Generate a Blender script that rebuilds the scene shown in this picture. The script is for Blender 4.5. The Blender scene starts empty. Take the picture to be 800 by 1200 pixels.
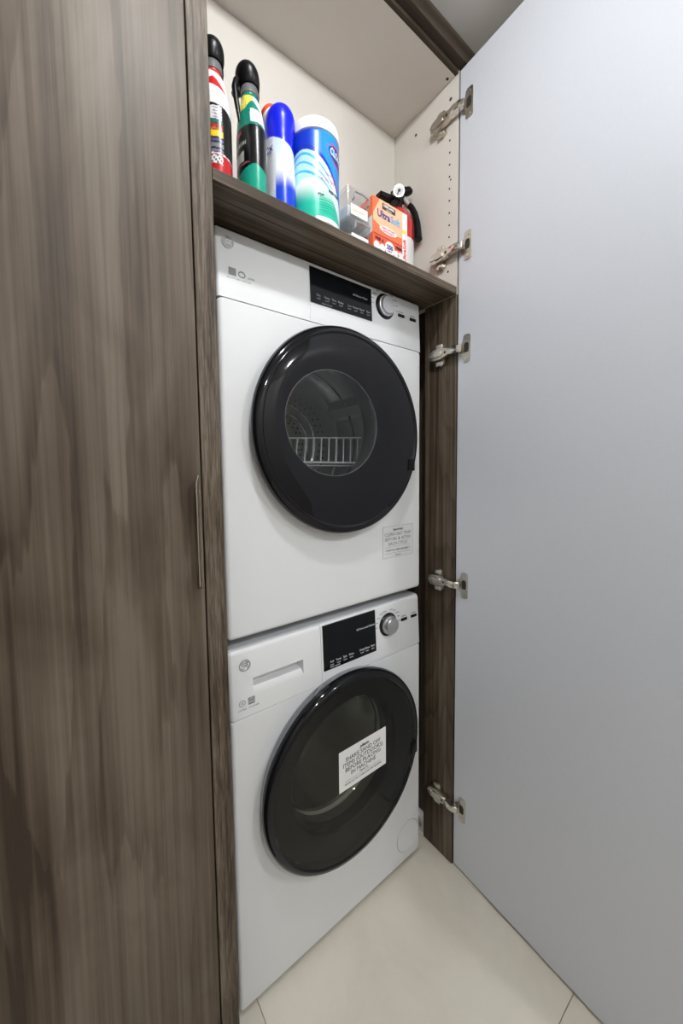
import bpy, bmesh, math, random
from mathutils import Vector, Matrix
random.seed(7)
PI = math.pi
sc = bpy.context.scene
COL = sc.collection

# ------------------------------------------------------------------ camera
F_PX, PX, PY = 426.77, 398.67, 582.32
YAW, PITCH, ROLL = 0.6458, -0.0650, -0.0115
CAM = Vector((-0.254, -0.7272, 1.216))
fwd = Vector((math.sin(YAW)*math.cos(PITCH), math.cos(YAW)*math.cos(PITCH), math.sin(PITCH)))
rgt = Vector((math.cos(YAW), -math.sin(YAW), 0)); upv = rgt.cross(fwd)
r2 = rgt*math.cos(ROLL)+upv*math.sin(ROLL); u2 = -rgt*math.sin(ROLL)+upv*math.cos(ROLL)
cd = bpy.data.cameras.new('camera'); cam = bpy.data.objects.new('camera', cd); COL.objects.link(cam)
m = Matrix((r2, u2, -fwd)).transposed().to_4x4(); m.translation = CAM; cam.matrix_world = m
cd.sensor_fit = 'VERTICAL'; cd.sensor_height = 36; cd.sensor_width = 24
cd.lens = F_PX/1200*36; cd.shift_x = (400-PX)/1200; cd.shift_y = (PY-600)/1200; cd.clip_start = 0.01
sc.camera = cam

# ------------------------------------------------------------------ world, light, exposure
w = bpy.data.worlds.new('world'); sc.world = w; w.use_nodes = True
w.node_tree.nodes['Background'].inputs[0].default_value = (0.8, 0.85, 0.92, 1)
w.node_tree.nodes['Background'].inputs[1].default_value = 0.15
sc.view_settings.view_transform = 'Standard'; sc.view_settings.look = 'None'
sc.view_settings.gamma = 1; sc.view_settings.use_curve_mapping = False
sc.view_settings.exposure = -0.27
sc.cycles.transparent_max_bounces = 32
CEIL = 2.348
# lamps: x, y, radiant watts; each is a small glowing dome on the ceiling (built with the room shell); the back two are added as unseen fill
LAMPS = [(-0.04, -0.59, 33.0), (-0.25, -1.80, 52.0), (0.75, -1.80, 44.0)]
GLOBE_R = .042

# ------------------------------------------------------------------ node helpers / materials
def new_mat(name):
    mt = bpy.data.materials.new(name); mt.use_nodes = True
    nt = mt.node_tree; b = nt.nodes['Principled BSDF']
    return mt, nt, b
def setp(b, **k):
    names = dict(col='Base Color', rough='Roughness', metal='Metallic', spec='Specular IOR Level', coat='Coat Weight', coatr='Coat Roughness', trans='Transmission Weight', ior='IOR', alpha='Alpha')
    for a, v in k.items():
        s = b.inputs[names[a]]
        s.default_value = (*v, 1) if a == 'col' else v
def noise(nt, vec, scale, detail=3, dist=0.0, rough=.5):
    n = nt.nodes.new('ShaderNodeTexNoise'); n.inputs['Scale'].default_value = scale
    n.inputs['Detail'].default_value = detail; n.inputs['Distortion'].default_value = dist; n.inputs['Roughness'].default_value = rough
    nt.links.new(vec, n.inputs['Vector']); return n.outputs['Fac']
def mapping(nt, scale, loc=(0,0,0)):
    tc = nt.nodes.new('ShaderNodeTexCoord'); mp = nt.nodes.new('ShaderNodeMapping')
    mp.inputs['Scale'].default_value = scale; mp.inputs['Location'].default_value = loc
    nt.links.new(tc.outputs['Object'], mp.inputs['Vector']); return mp.outputs['Vector']
def math_n(nt, op, a, b=None, c=None):
    n = nt.nodes.new('ShaderNodeMath'); n.operation = op
    for i, v in enumerate((a, b, c)):
        if v is None: continue
        if isinstance(v, (int, float)): n.inputs[i].default_value = v
        else: nt.links.new(v, n.inputs[i])
    return n.outputs[0]
def ramp(nt, fac, stops):
    r = nt.nodes.new('ShaderNodeValToRGB'); e = r.color_ramp.elements
    while len(e) < len(stops): e.new(.5)
    for el, (p, c) in zip(e, stops): el.position = p; el.color = (*c, 1)
    nt.links.new(fac, r.inputs[0]); return r.outputs[0]
def mixc(nt, fac, a, b, mode='MIX'):
    n = nt.nodes.new('ShaderNodeMix'); n.data_type = 'RGBA'; n.blend_type = mode
    for i, v in ((0, fac), (6, a), (7, b)):
        if isinstance(v, (int, float)): n.inputs[i].default_value = v
        elif isinstance(v, tuple): n.inputs[i].default_value = (*v, 1)
        else: nt.links.new(v, n.inputs[i])
    return n.outputs[2]
def bump(nt, b, h, strength=.1, dist=.001):
    n = nt.nodes.new('ShaderNodeBump'); n.inputs['Strength'].default_value = strength; n.inputs['Distance'].default_value = dist
    nt.links.new(h, n.inputs['Height']); nt.links.new(n.outputs[0], b.inputs['Normal'])
def plain(name, col, rough=.5, metal=0, var=.03, scale=40, **k):
    """solid colour with faint procedural mottling"""
    mt, nt, b = new_mat(name); setp(b, col=col, rough=rough, metal=metal, **k)
    v = mapping(nt, (1,1,1)); f = noise(nt, v, scale, 2)
    c = mixc(nt, f, tuple(max(0, x*(1-var)) for x in col), tuple(min(1, x*(1+var)) for x in col))
    nt.links.new(c, b.inputs['Base Color'])
    return mt
def wood(name, axis, off, gain=1.0, fine=.5, figure=1.0, sc_=1.0, dash=.010):
    """walnut laminate: long fibres, broad colour bands and a few soft cathedral rings"""
    mt, nt, b = new_mat(name)
    def sv(a, l): return (l, a, a) if axis == 'x' else (a, a, l)
    n1 = noise(nt, mapping(nt, sv(sc_, .13*sc_), off), 3.6, 1.5, .12, .4)
    wob = noise(nt, mapping(nt, sv(1, .10), off), 22, 3, 0, .6)
    c = math_n(nt, 'ADD', math_n(nt, 'MULTIPLY', n1, 19.0), math_n(nt, 'MULTIPLY', wob, 1.1))
    fr = math_n(nt, 'FRACT', c)
    ring = math_n(nt, 'MULTIPLY', math_n(nt, 'POWER', fr, 4.0), math_n(nt, 'SUBTRACT', 1.0, math_n(nt, 'POWER', fr, 30.0)))
    sel = noise(nt, mapping(nt, sv(1, .3), (off[2], off[0], off[1])), 3.5, 1)
    ring = math_n(nt, 'MULTIPLY', ring, math_n(nt, 'MULTIPLY', sel, 1.5))
    f1 = noise(nt, mapping(nt, sv(1, dash), off), 170 if dash < .02 else 420, 4, 0, .65)
    f2 = noise(nt, mapping(nt, sv(1, .022), off), 17, 4, .15, .62)
    f4 = noise(nt, mapping(nt, sv(1, .05), (off[1], off[2], off[0])), 7, 2, .3, .5)
    f3 = noise(nt, mapping(nt, sv(1, .40), off), 6.5, 4, 1.0, .55)
    t = math_n(nt, 'MULTIPLY', f2, .55)
    t = math_n(nt, 'ADD', t, math_n(nt, 'MULTIPLY', f3, .42))
    t = math_n(nt, 'ADD', t, math_n(nt, 'MULTIPLY', f4, .42))
    t = math_n(nt, 'ADD', t, math_n(nt, 'MULTIPLY', f1, fine))
    f5 = noise(nt, mapping(nt, sv(1, .018), (off[2], off[1], off[0])), 95, 2, 0, .5)   # thin dark pore lines, in patches
    line = math_n(nt, 'POWER', math_n(nt, 'MULTIPLY_ADD', f5, 1.35, -.02), 3.0)
    pat = math_n(nt, 'MULTIPLY_ADD', noise(nt, mapping(nt, sv(1, .25), off), 3.0, 2), 1.6, -.35)
    t = math_n(nt, 'SUBTRACT', t, math_n(nt, 'MULTIPLY', math_n(nt, 'MULTIPLY', line, pat), .55))
    t = math_n(nt, 'ADD', t, .075)
    t = math_n(nt, 'SUBTRACT', t, math_n(nt, 'MULTIPLY', ring, .21*figure))
    t = math_n(nt, 'SUBTRACT', t, .17+fine*.5-.045*figure)
    t = math_n(nt, 'MULTIPLY_ADD', t, 1.25, -.13)
    g = gain
    col = ramp(nt, t, [(.30, (.064*g, .043*g, .027*g)), (.46, (.134*g, .097*g, .065*g)), (.58, (.190*g, .145*g, .103*g)), (.76, (.288*g, .233*g, .176*g))])
    nt.links.new(col, b.inputs['Base Color'])
    setp(b, rough=.5, spec=.3)
    bump(nt, b, f1, .3, .0006)
    return mt
M = {}
M['wood_door'] = wood('walnut_laminate', 'z', (3.1, 1.7, .35), .54, .35, 1.0)
M['wood_edge'] = wood('walnut_edge_band', 'z', (8.2, 4.4, 2.0), .58, .95, .2, 1.0, .05)
M['wood_panel'] = wood('walnut_side_panel', 'z', (5.6, 2.2, 7.0), .56, .3, 1.0, 1.5)
M['wood_shelf'] = wood('walnut_shelf', 'x', (1.4, 6.2, 3.0), .74, .9, .5)
M['wood_fascia'] = wood('walnut_fascia', 'x', (2.4, 9.2, 5.0), .36, .6, .6)
M['cream'] = plain('cream_laminate', (.675, .638, .585), .55, var=.02)
def white_door():
    mt, nt, b = new_mat('white_linen_laminate'); setp(b, rough=.32, spec=.45)
    a = noise(nt, mapping(nt, (60, 60, 900)), 1, 2); c = noise(nt, mapping(nt, (900, 900, 60)), 1, 2)
    f = math_n(nt, 'MULTIPLY', math_n(nt, 'ADD', a, c), .5)
    nt.links.new(mixc(nt, f, (.60, .625, .68), (.68, .705, .76)), b.inputs['Base Color'])
    bump(nt, b, f, .12, .0004); return mt
M['door_white'] = white_door()
M['enamel'] = plain('white_enamel', (.75, .76, .77), .36, var=.01, spec=.4)
M['enamel_plastic'] = plain('white_plastic', (.77, .78, .79), .32, var=.01)
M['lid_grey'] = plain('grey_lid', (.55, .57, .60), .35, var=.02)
M['black_gloss'] = plain('black_gloss', (.006, .006, .008), .06, var=.1, spec=.34)
M['black_display'] = plain('black_display', (.004, .005, .006), .10, var=.1, spec=.25)
M['black'] = plain('black_plastic', (.004, .004, .0045), .33, var=.1, spec=.25)
M['black_matte'] = plain('black_matte', (.008, .008, .008), .8, var=.1)
M['rubber'] = plain('grey_rubber', (.12, .12, .12), .6, var=.1)
M['ring_chrome'] = plain('dark_chrome_ring', (.30, .31, .33), .15, 1.0)
M['chrome'] = plain('chrome', (.75, .76, .78), .12, 1.0)
M['nickel'] = plain('satin_nickel', (.58, .54, .47), .30, 1.0, .1, 90)
M['knuckle'] = plain('polished_nickel', (.70, .67, .61), .22, 1.0, .06, 90)
M['steel'] = plain('drum_steel', (.72, .72, .71), .30, 1.0, .08, 30)
M['silver'] = plain('brushed_silver', (.62, .62, .63), .33, 1.0, .08, 200)
M['white_wire'] = plain('white_wire', (.9, .9, .9), .4)
M['alu'] = plain('champagne_aluminium', (.66, .60, .53), .28, 1.0)
M['badge_grey'] = plain('grey_badge', (.38, .38, .39), .45)
M['print_grey'] = plain('grey_print', (.24, .24, .25), .5)
M['print_lightgrey'] = plain('light_grey_print', (.42, .43, .45), .5)
M['print_dark'] = plain('dark_print', (.03, .03, .035), .5)
M['print_white'] = plain('white_print', (.75, .76, .78), .5)
M['paper'] = plain('white_label_paper', (.80, .80, .79), .5, var=.01)
M['paper_clear'] = plain('pale_label', (.70, .71, .70), .4, var=.01)
M['dark_recess'] = plain('dark_hole', (.03, .028, .025), .8)
M['red'] = plain('red_paint', (.62, .012, .010), .22, coat=.4)
M['orange'] = plain('orange_card', (.85, .16, .06), .5, var=.03)
M['orange_deep'] = plain('deep_orange_card', (.80, .09, .03), .5)
M['peach'] = plain('peach_print', (.90, .50, .28), .5)
M['navy'] = plain('navy_print', (.01, .03, .25), .5)
M['sky'] = plain('light_blue_print', (.12, .42, .75), .5)
M['brown'] = plain('dark_brown_print', (.06, .025, .02), .5)
M['redprint'] = plain('red_print', (.75, .03, .03), .5)
M['white_plastic'] = plain('white_cap_plastic', (.86, .86, .85), .35, var=.01)
M['grey_collar'] = plain('grey_collar', (.14, .14, .14), .3)
M['orange_cap'] = plain('orange_cap', (.80, .10, .03), .35)
M['yellow'] = plain('yellow_label', (.85, .70, .05), .5)
def thin_glass(name, tint, rough=.02, refl=1.0, f0=.04):
    mt = bpy.data.materials.new(name); mt.use_nodes = True; nt = mt.node_tree
    for n in list(nt.nodes): nt.nodes.remove(n)
    out = nt.nodes.new('ShaderNodeOutputMaterial'); mx = nt.nodes.new('ShaderNodeMixShader')
    tr = nt.nodes.new('ShaderNodeBsdfTransparent'); gl = nt.nodes.new('ShaderNodeBsdfGlossy'); lw = nt.nodes.new('ShaderNodeLayerWeight'); lw.inputs['Blend'].default_value = .5
    fac = math_n(nt, 'MULTIPLY_ADD', math_n(nt, 'POWER', lw.outputs['Facing'], 5.0), .92, f0)
    gl.inputs['Roughness'].default_value = rough
    n = noise(nt, mapping(nt, (1,1,1)), 15, 2)
    nt.links.new(mixc(nt, n, tuple(t*.97 for t in tint), tint), tr.inputs['Color'])
    gl.inputs['Color'].default_value = (refl, refl, refl, 1)
    nt.links.new(fac, mx.inputs[0]); nt.links.new(tr.outputs[0], mx.inputs[1]); nt.links.new(gl.outputs[0], mx.inputs[2])
    nt.links.new(mx.outputs[0], out.inputs[0]); return mt
M['tint_glass'] = thin_glass('tinted_door_glass', (.56, .58, .58))
M['dark_glass'] = thin_glass('dark_tinted_glass', (.62, .61, .54), f0=.028)
M['bowl_glass'] = thin_glass('bowl_glass', (.80, .82, .80))
M['clear'] = thin_glass('clear_plastic', (.965, .975, .975), .06)
def vcol(name, rough=.3):
    mt, nt, b = new_mat(name); setp(b, rough=rough, spec=.35)
    a = nt.nodes.new('ShaderNodeAttribute'); a.attribute_name = 'print'
    nt.links.new(a.outputs['Color'], b.inputs['Base Color']); return mt
M['printed'] = vcol('printed_label')
def floor_mat():
    mt, nt, b = new_mat('beige_porcelain_tile'); setp(b, rough=.30, spec=.4)
    oi = nt.nodes.new('ShaderNodeObjectInfo')
    v = mapping(nt, (1, 1, 1))
    f = noise(nt, v, 3.0, 5, .8, .6); g = noise(nt, v, 40, 3)
    c = ramp(nt, f, [(.3, (.68, .625, .535)), (.55, (.76, .71, .615)), (.8, (.81, .765, .675))])
    nt.links.new(mixc(nt, math_n(nt, 'MULTIPLY', g, .10), c, (.45, .40, .33)), b.inputs['Base Color'])
    return mt
M['tile'] = floor_mat()
M['grout'] = plain('grey_grout', (.46, .42, .36), .9)
M['wall'] = plain('greige_paint', (.55, .53, .50), .8, var=.02)
M['ceiling'] = plain('ceiling_paint', (.66, .645, .62), .85, var=.01)
def emis(name, s):
    mt, nt, b = new_mat(name); setp(b, col=(.9, .9, .88))
    b.inputs['Emission Color'].default_value = (.965, .985, 1, 1); b.inputs['Emission Strength'].default_value = s; return mt

# ------------------------------------------------------------------ mesh helpers
ORG = {}
def org(o): return ORG.get(o.name, Vector((0,0,0))) if o is not None else Vector((0,0,0))
def thing(name, label, cat, loc, group=None):
    o = bpy.data.objects.new(name, None); COL.objects.link(o); o.location = loc; o.empty_display_size = .05
    ORG[o.name] = Vector(loc); o['label'] = label; o['category'] = cat
    if group: o['group'] = group
    return o
def obj(name, bm, mat, parent=None, origin=None, label=None, smooth=True, angle=40, stuff=False, colors=None):
    """bm is in world coordinates"""
    og = Vector(origin) if origin is not None else org(parent)
    bmesh.ops.translate(bm, verts=bm.verts, vec=-og)
    bmesh.ops.recalc_face_normals(bm, faces=bm.faces)
    if smooth:
        for f in bm.faces: f.smooth = True
        for e in bm.edges:
            if len(e.link_faces) == 2 and e.calc_face_angle(0) > math.radians(angle): e.smooth = False
    me = bpy.data.meshes.new(name); bm.to_mesh(me); bm.free(); me.materials.append(M[mat])
    o = bpy.data.objects.new(name, me); COL.objects.link(o)
    if parent is not None: o.parent = parent
    o.location = og - org(parent); ORG[o.name] = og
    if label: o['label'] = label
    if stuff: o['kind'] = 'stuff'
    return o
def struct(name, bm, mat, **k):
    o = obj(name, bm, mat, None, origin=(0,0,0), **k); o['kind'] = 'structure'; return o
def copy_tree(o, parent=None):
    c = o.copy(); COL.objects.link(c); c.parent = parent
    ORG[c.name] = ORG[o.name].copy()
    for ch in list(o.children): copy_tree(ch, c)
    return c
def NB(): return bmesh.new()
def box(bm, x0, x1, y0, y1, z0, z1, bev=0, seg=2):
    t = bmesh.new()
    bmesh.ops.create_cube(t, size=1)
    for v in t.verts:
        v.co = Vector((x0+(v.co.x+.5)*(x1-x0), y0+(v.co.y+.5)*(y1-y0), z0+(v.co.z+.5)*(z1-z0)))
    if bev: bmesh.ops.bevel(t, geom=t.edges[:], offset=bev, segments=seg, affect='EDGES', profile=.5)
    merge(bm, t); return bm
def merge(bm, t, mtx=None):
    if mtx is not None: bmesh.ops.transform(t, matrix=mtx, verts=t.verts)
    me = bpy.data.meshes.new('tmp'); t.to_mesh(me); t.free(); bm.from_mesh(me); bpy.data.meshes.remove(me)
def frame_of(d):
    d = d.normalized(); a = Vector((0,0,1)) if abs(d.z) < .9 else Vector((1,0,0))
    u = d.cross(a).normalized(); return u, d.cross(u).normalized()
def cyl(bm, p0, p1, r0, r1=None, seg=24, cap=True):
    p0 = Vector(p0); p1 = Vector(p1); r1 = r0 if r1 is None else r1
    u, v = frame_of(p1-p0)
    A = [bm.verts.new(p0+r0*(u*math.cos(2*PI*i/seg)+v*math.sin(2*PI*i/seg))) for i in range(seg)]
    B = [bm.verts.new(p1+r1*(u*math.cos(2*PI*i/seg)+v*math.sin(2*PI*i/seg))) for i in range(seg)]
    for i in range(seg): bm.faces.new((A[i], A[(i+1)%seg], B[(i+1)%seg], B[i]))
    if cap: bm.faces.new(A[::-1]); bm.faces.new(B)
    return bm
def loft(bm, rings, close=True, caps=(False, False)):
    V = [[bm.verts.new(p) for p in r] for r in rings]
    n = len(V[0])
    for a, b in zip(V, V[1:]):
        for i in range(n if close else n-1):
            bm.faces.new((a[i], a[(i+1)%n], b[(i+1)%n], b[i]))
    if caps[0]: bm.faces.new(V[0][::-1])
    if caps[1]: bm.faces.new(V[-1])
    return V
def lathe_y(bm, cx, cz, prof, seg=96, caps=(False, False)):
    """revolve (r, y) about the y axis through (cx, cz)"""
    return loft(bm, [[(cx+r*math.cos(2*PI*i/seg), y, cz+r*math.sin(2*PI*i/seg)) for i in range(seg)] for r, y in prof], True, caps)
def lathe_z(bm, c, prof, seg=48, caps=(True, True)):
    """prof (rx, ry, z, dx, dy)"""
    R = []
    for q in prof:
        rx, ry, z = q[:3]; dx, dy = (q[3], q[4]) if len(q) > 3 else (0, 0)
        R.append([(c[0]+dx+rx*math.cos(2*PI*i/seg), c[1]+dy+ry*math.sin(2*PI*i/seg), c[2]+z) for i in range(seg)])
    return loft(bm, R, True, caps)
def tube(bm, pts, r, seg=8, closed=False):
    P = [Vector(p) for p in pts]; n = len(P); rings = []
    u = None
    for i in range(n):
        if closed: d = P[(i+1)%n]-P[i-1]
        else: d = P[min(i+1, n-1)]-P[max(i-1, 0)]
        d.normalize()
        if u is None: u, v = frame_of(d)
        else:
            u = (u-d*u.dot(d)).normalized(); v = d.cross(u)
        rr = r[i] if isinstance(r, (list, tuple)) else r
        rings.append([P[i]+rr*(u*math.cos(2*PI*k/seg)+v*math.sin(2*PI*k/seg)) for k in range(seg)])
    if closed: rings.append(rings[0]); loft(bm, rings)
    else: loft(bm, rings, True, (True, True))
    return bm
def prism(bm, poly, ax, a, b):
    """extrude 2-D poly along axis ax from a to b; poly coordinates are the two other axes in order"""
    def P(q, t):
        l = list(q); l.insert(ax, t); return l
    A = [bm.verts.new(P(q, a)) for q in poly]; B = [bm.verts.new(P(q, b)) for q in poly]
    n = len(A); bm.faces.new(A[::-1]); bm.faces.new(B)
    for i in range(n): bm.faces.new((A[i], A[(i+1)%n], B[(i+1)%n], B[i]))
    return bm
def text_bm(s, size, align='CENTER', bold=0.0, depth=0.0002, spacing=1.0, res=3, width=None, shear=0):
    c = bpy.data.curves.new('t', 'FONT'); c.body = s; c.size = size; c.align_x = align; c.align_y = 'CENTER'
    c.offset = bold; c.extrude = depth; c.space_character = spacing; c.resolution_u = res; c.shear = shear
    o = bpy.data.objects.new('t', c); COL.objects.link(o)
    bpy.context.view_layer.update()
    me = bpy.data.meshes.new_from_object(o.evaluated_get(bpy.context.evaluated_depsgraph_get()))
    b = bmesh.new(); b.from_mesh(me); bpy.data.meshes.remove(me); bpy.data.objects.remove(o); bpy.data.curves.remove(c)
    if width and b.verts:
        xs = [v.co.x for v in b.verts]; k = width/(max(xs)-min(xs))
        for v in b.verts: v.co.x *= k
    return b
def text_front(bm, s, size, x, y, z, **k):
    """lettering facing -y"""
    merge(bm, text_bm(s, size, **k), Matrix.Translation((x, y, z)) @ Matrix.Rotation(PI/2, 4, 'X'))
def rrect(x0, x1, z0, z1, r, n=8):
    P = []
    for cx, cz, a0 in ((x1-r, z1-r, 0), (x0+r, z1-r, PI/2), (x0+r, z0+r, PI), (x1-r, z0+r, 1.5*PI)):
        for i in range(n+1):
            a = a0+PI/2*i/n; P.append((cx+r*math.cos(a), cz+r*math.sin(a)))
    return P
def ray_rrect(poly, c, angs):
    """points of polygon boundary at given angles round c"""
    out = []; n = len(poly)
    for a in angs:
        d = (math.cos(a), math.sin(a)); best = None
        for i in range(n):
            p, q = poly[i], poly[(i+1)%n]
            ex, ez = q[0]-p[0], q[1]-p[1]
            den = d[0]*ez-d[1]*ex
            if abs(den) < 1e-12: continue
            t = ((p[0]-c[0])*ez-(p[1]-c[1])*ex)/den; s = ((p[0]-c[0])*d[1]-(p[1]-c[1])*d[0])/den
            if t > 0 and -1e-6 <= s <= 1+1e-6 and (best is None or t > best): best = t
        out.append((c[0]+best*d[0], c[1]+best*d[1]))
    return out
def holed_shell(bm, x0, x1, z0, z1, rc, y0, yb, hc, hr, hd, bev=.012, seg=160):
    """appliance cabinet: rounded box, open round hole in its front"""
    poly = rrect(x0, x1, z0, z1, rc)
    angs = set(2*PI*i/seg for i in range(seg))
    for p in poly: angs.add(math.atan2(p[1]-hc[1], p[0]-hc[0]) % (2*PI))
    angs = sorted(angs)
    P = ray_rrect(poly, hc, angs)
    rings = []
    rings.append([(hc[0]+hr*math.cos(a), y0+hd, hc[1]+hr*math.sin(a)) for a in angs])
    rings.append([(hc[0]+hr*math.cos(a), y0, hc[1]+hr*math.sin(a)) for a in angs])
    cx, cz = (x0+x1)/2, (z0+z1)/2; hw, hh = (x1-x0)/2, (z1-z0)/2
    for e_ in (.004, .0012):                   # flat margin, so that the rounding of the edge does not shade the whole front
        ins = bev+e_; kx, kz, kt = (hw-ins)/hw, (hh-ins)/hh, (hh-bev*.12-e_)/hh
        rings.append([(cx+(p[0]-cx)*kx, y0, cz+(p[1]-cz)*(kz if p[1] < cz else kt)) for p in P])
    for i in range(6):
        t = PI/2*i/5; ins = bev*(1-math.sin(t)); yy = y0+bev*(1-math.cos(t))
        kx, kz = (hw-ins)/hw, (hh-ins)/hh
        rings.append([(cx+(p[0]-cx)*kx, yy, cz+(p[1]-cz)*(kz if p[1] < cz else (hh-ins*.12)/hh)) for p in P])
    rings.append([(p[0], yb, p[1]) for p in P])
    loft(bm, rings, True, (False, True))
def paint(o, fn):
    me = o.data; at = me.color_attributes.new('print', 'FLOAT_COLOR', 'POINT')
    for i, v in enumerate(me.vertices): at.data[i].color = (*fn(v.co), 1)

# ------------------------------------------------------------------ room shell
XL, XR, YF, YB = -1.12, 1.40, -2.25, .66
struct('floor', box(NB(), XL-.05, XR+.05, YF-.05, YB+.05, -.06, -.003), 'grout')
fl = bpy.data.objects['floor']
me_tile = None
TX, TY, TS = .043, -.43, .6
for i in range(-2, 3):
    for j in range(-4, 2):
        x0, x1 = max(TX+TS*i, XL), min(TX+TS*(i+1), XR); y0, y1 = max(TY+TS*j, YF), min(TY+TS*(j+1), YB)
        if x1-x0 < .02 or y1-y0 < .02: continue
        g = .0007
        full = abs(x1-x0-TS) < 1e-6 and abs(y1-y0-TS) < 1e-6
        o0 = ((x0+x1)/2, (y0+y1)/2, 0)
        if full and me_tile:
            o = bpy.data.objects.new('tile', me_tile); COL.objects.link(o); o.parent = fl; o.location = o0; ORG[o.name] = Vector(o0)
        else:
            o = obj('tile', box(NB(), x0+g, x1-g, y0+g, y1-g, -.0029, 0, .0006, 1), 'tile', fl, origin=o0)
            if full: me_tile = o.data
struct('ceiling', box(NB(), XL-.05, XR+.05, YF-.05, YB+.05, CEIL, CEIL+.05), 'ceiling')
struct('wall_back', box(NB(), XL-.05, XR+.05, YB, YB+.05, -.003, CEIL), 'wall')
struct('wall_front', box(NB(), XL-.05, XR+.05, YF-.05, YF, -.003, CEIL), 'wall')
struct('wall_left', box(NB(), XL-.05, XL, YF, YB, -.003, CEIL), 'wall')
struct('wall_right', box(NB(), XR, XR+.05, YF, YB, -.003, CEIL), 'wall')
for k, (x, y, wt) in enumerate(LAMPS):
    t = thing('ceiling_lamp', ('small white dome lamp on the ceiling above the front of the laundry cupboard',
                               'added fill lamp, small white dome at the left of the ceiling behind the viewer',
                               'added fill lamp, small white dome at the right of the ceiling behind the viewer')[k], 'ceiling light', (x, y, CEIL))
    b = NB(); cyl(b, (x, y, CEIL-.0003), (x, y, CEIL-.004), GLOBE_R+.006, GLOBE_R+.004, 32)
    obj('lamp_base', b, 'white_plastic', t)
    M['lamp_%d' % k] = emis('glowing_dome', wt/(4*PI*PI*GLOBE_R**2))
    b = NB(); lathe_z(b, (x, y, CEIL-.0042), [(GLOBE_R*math.cos(PI/2*i/8)+1e-5, GLOBE_R*math.cos(PI/2*i/8)+1e-5, -GLOBE_R*math.sin(PI/2*i/8)) for i in range(9)], 24)
    obj('glass_dome', b, 'lamp_%d' % k, t)

# ------------------------------------------------------------------ laundry cupboard
YFR, XI, XO = -.085, -.032, .646           # front plane, inner faces of the side panels
ZSB, ZST, ZC = 1.713, 1.733, 2.289
lc = thing('laundry_cupboard', 'built-in laundry cupboard with walnut frame, cream top shelf space and wide open white door', 'cabinet', (.3, 0, 0))
obj('side_panel', box(NB(), -.066, XI, YFR, .64, 0, 2.297, .0008, 1), 'wood_edge', lc, label='walnut side panel left of the machines, seen on its front edge')
obj('side_panel', box(NB(), XO, XO+.019, YFR, .027, 0, ZSB, .0008, 1), 'wood_panel', lc, label='walnut inner side panel right of the machines')
obj('side_panel', box(NB(), .716, .735, YFR, .64, 0, ZSB+.5), 'wood_panel', lc, label='shaded outer side panel behind the machines')
obj('filler_board', box(NB(), XO+.0192, .7158, .158, .17, ZSB, 2.29), 'wood_panel', lc)
up = obj('side_panel', box(NB(), XO, XO+.019, YFR, .158, ZSB, 2.297, .0008, 1), 'cream', lc, label='cream side panel above the shelf with rows of shelf pin holes')
b = NB()
for z in (2.137, 2.105, 2.073, 2.041, 2.009, 1.977, 1.944, 1.911, 1.879):
    cyl(b, (XO-.0004, -.058, z), (XO+.0004, -.058, z), .0027, seg=12)
for y, z, r in ((-.060, 2.243, .0045), (.065, 2.237, .004), (.057, 1.994, .004), (-.055, 1.786, .0032), (-.062, 2.031, .0026)):
    cyl(b, (XO-.0004, y, z), (XO+.0004, y, z), r, seg=12)
obj('pin_hole', b, 'dark_recess', up, label='dark shelf pin holes in the cream panel', stuff=True)
obj('back_panel', box(NB(), XI+.0005, XO-.0005, .155, .165, ZST, 2.289), 'cream', lc)
tp = obj('top_panel', box(NB(), XI+.0005, XO-.0005, -.075, .164, ZC, 2.305), 'cream', lc)
obj('pin_hole', cyl(NB(), (.633, -.058, ZC-.0005), (.633, -.058, ZC+.0005), .004, seg=12), 'dark_recess', tp)
obj('edge_strip', box(NB(), XI+.0005, XO-.0005, -.0849, -.0751, ZC, 2.305), 'wood_fascia', tp, label='dark walnut front edge of the top panel')
obj('shelf', box(NB(), XI+.0005, XO-.0005, YFR, .154, ZSB, ZST, .0008, 1), 'wood_shelf', lc, label='walnut shelf above the dryer')
obj('fascia', box(NB(), XL+.01, XR-.01, -.106, -.0851, 2.299, CEIL-.0005, .0008, 1), 'wood_fascia', lc, label='dark walnut strip between cupboard top and ceiling')
# open door, hinged on the right, swung to about 87 degrees
DA = -.056; HX, HY = .648, -.089
RD = Matrix.Translation((HX, HY, 0)) @ Matrix.Rotation(DA, 4, 'Z') @ Matrix.Translation((-HX, -HY, 0))
b = NB(); box(b, HX, HX+.019, HY-.76, HY, .010, 2.293, .001, 1)
bmesh.ops.transform(b, matrix=RD, verts=b.verts)
door = obj('door', b, 'door_white', lc, label='tall pale bluish white door, inner face showing')
b = NB(); box(b, HX-.0002, HX+.0194, HY-.0008, HY+.0006, .010, 2.293); bmesh.ops.transform(b, matrix=RD, verts=b.verts)  # black strip stands in for the shade between door and side panel
obj('gap_shade_band', b, 'black', door, label='black strip standing in for the shaded gap at the hinge side of the white door')

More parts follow.
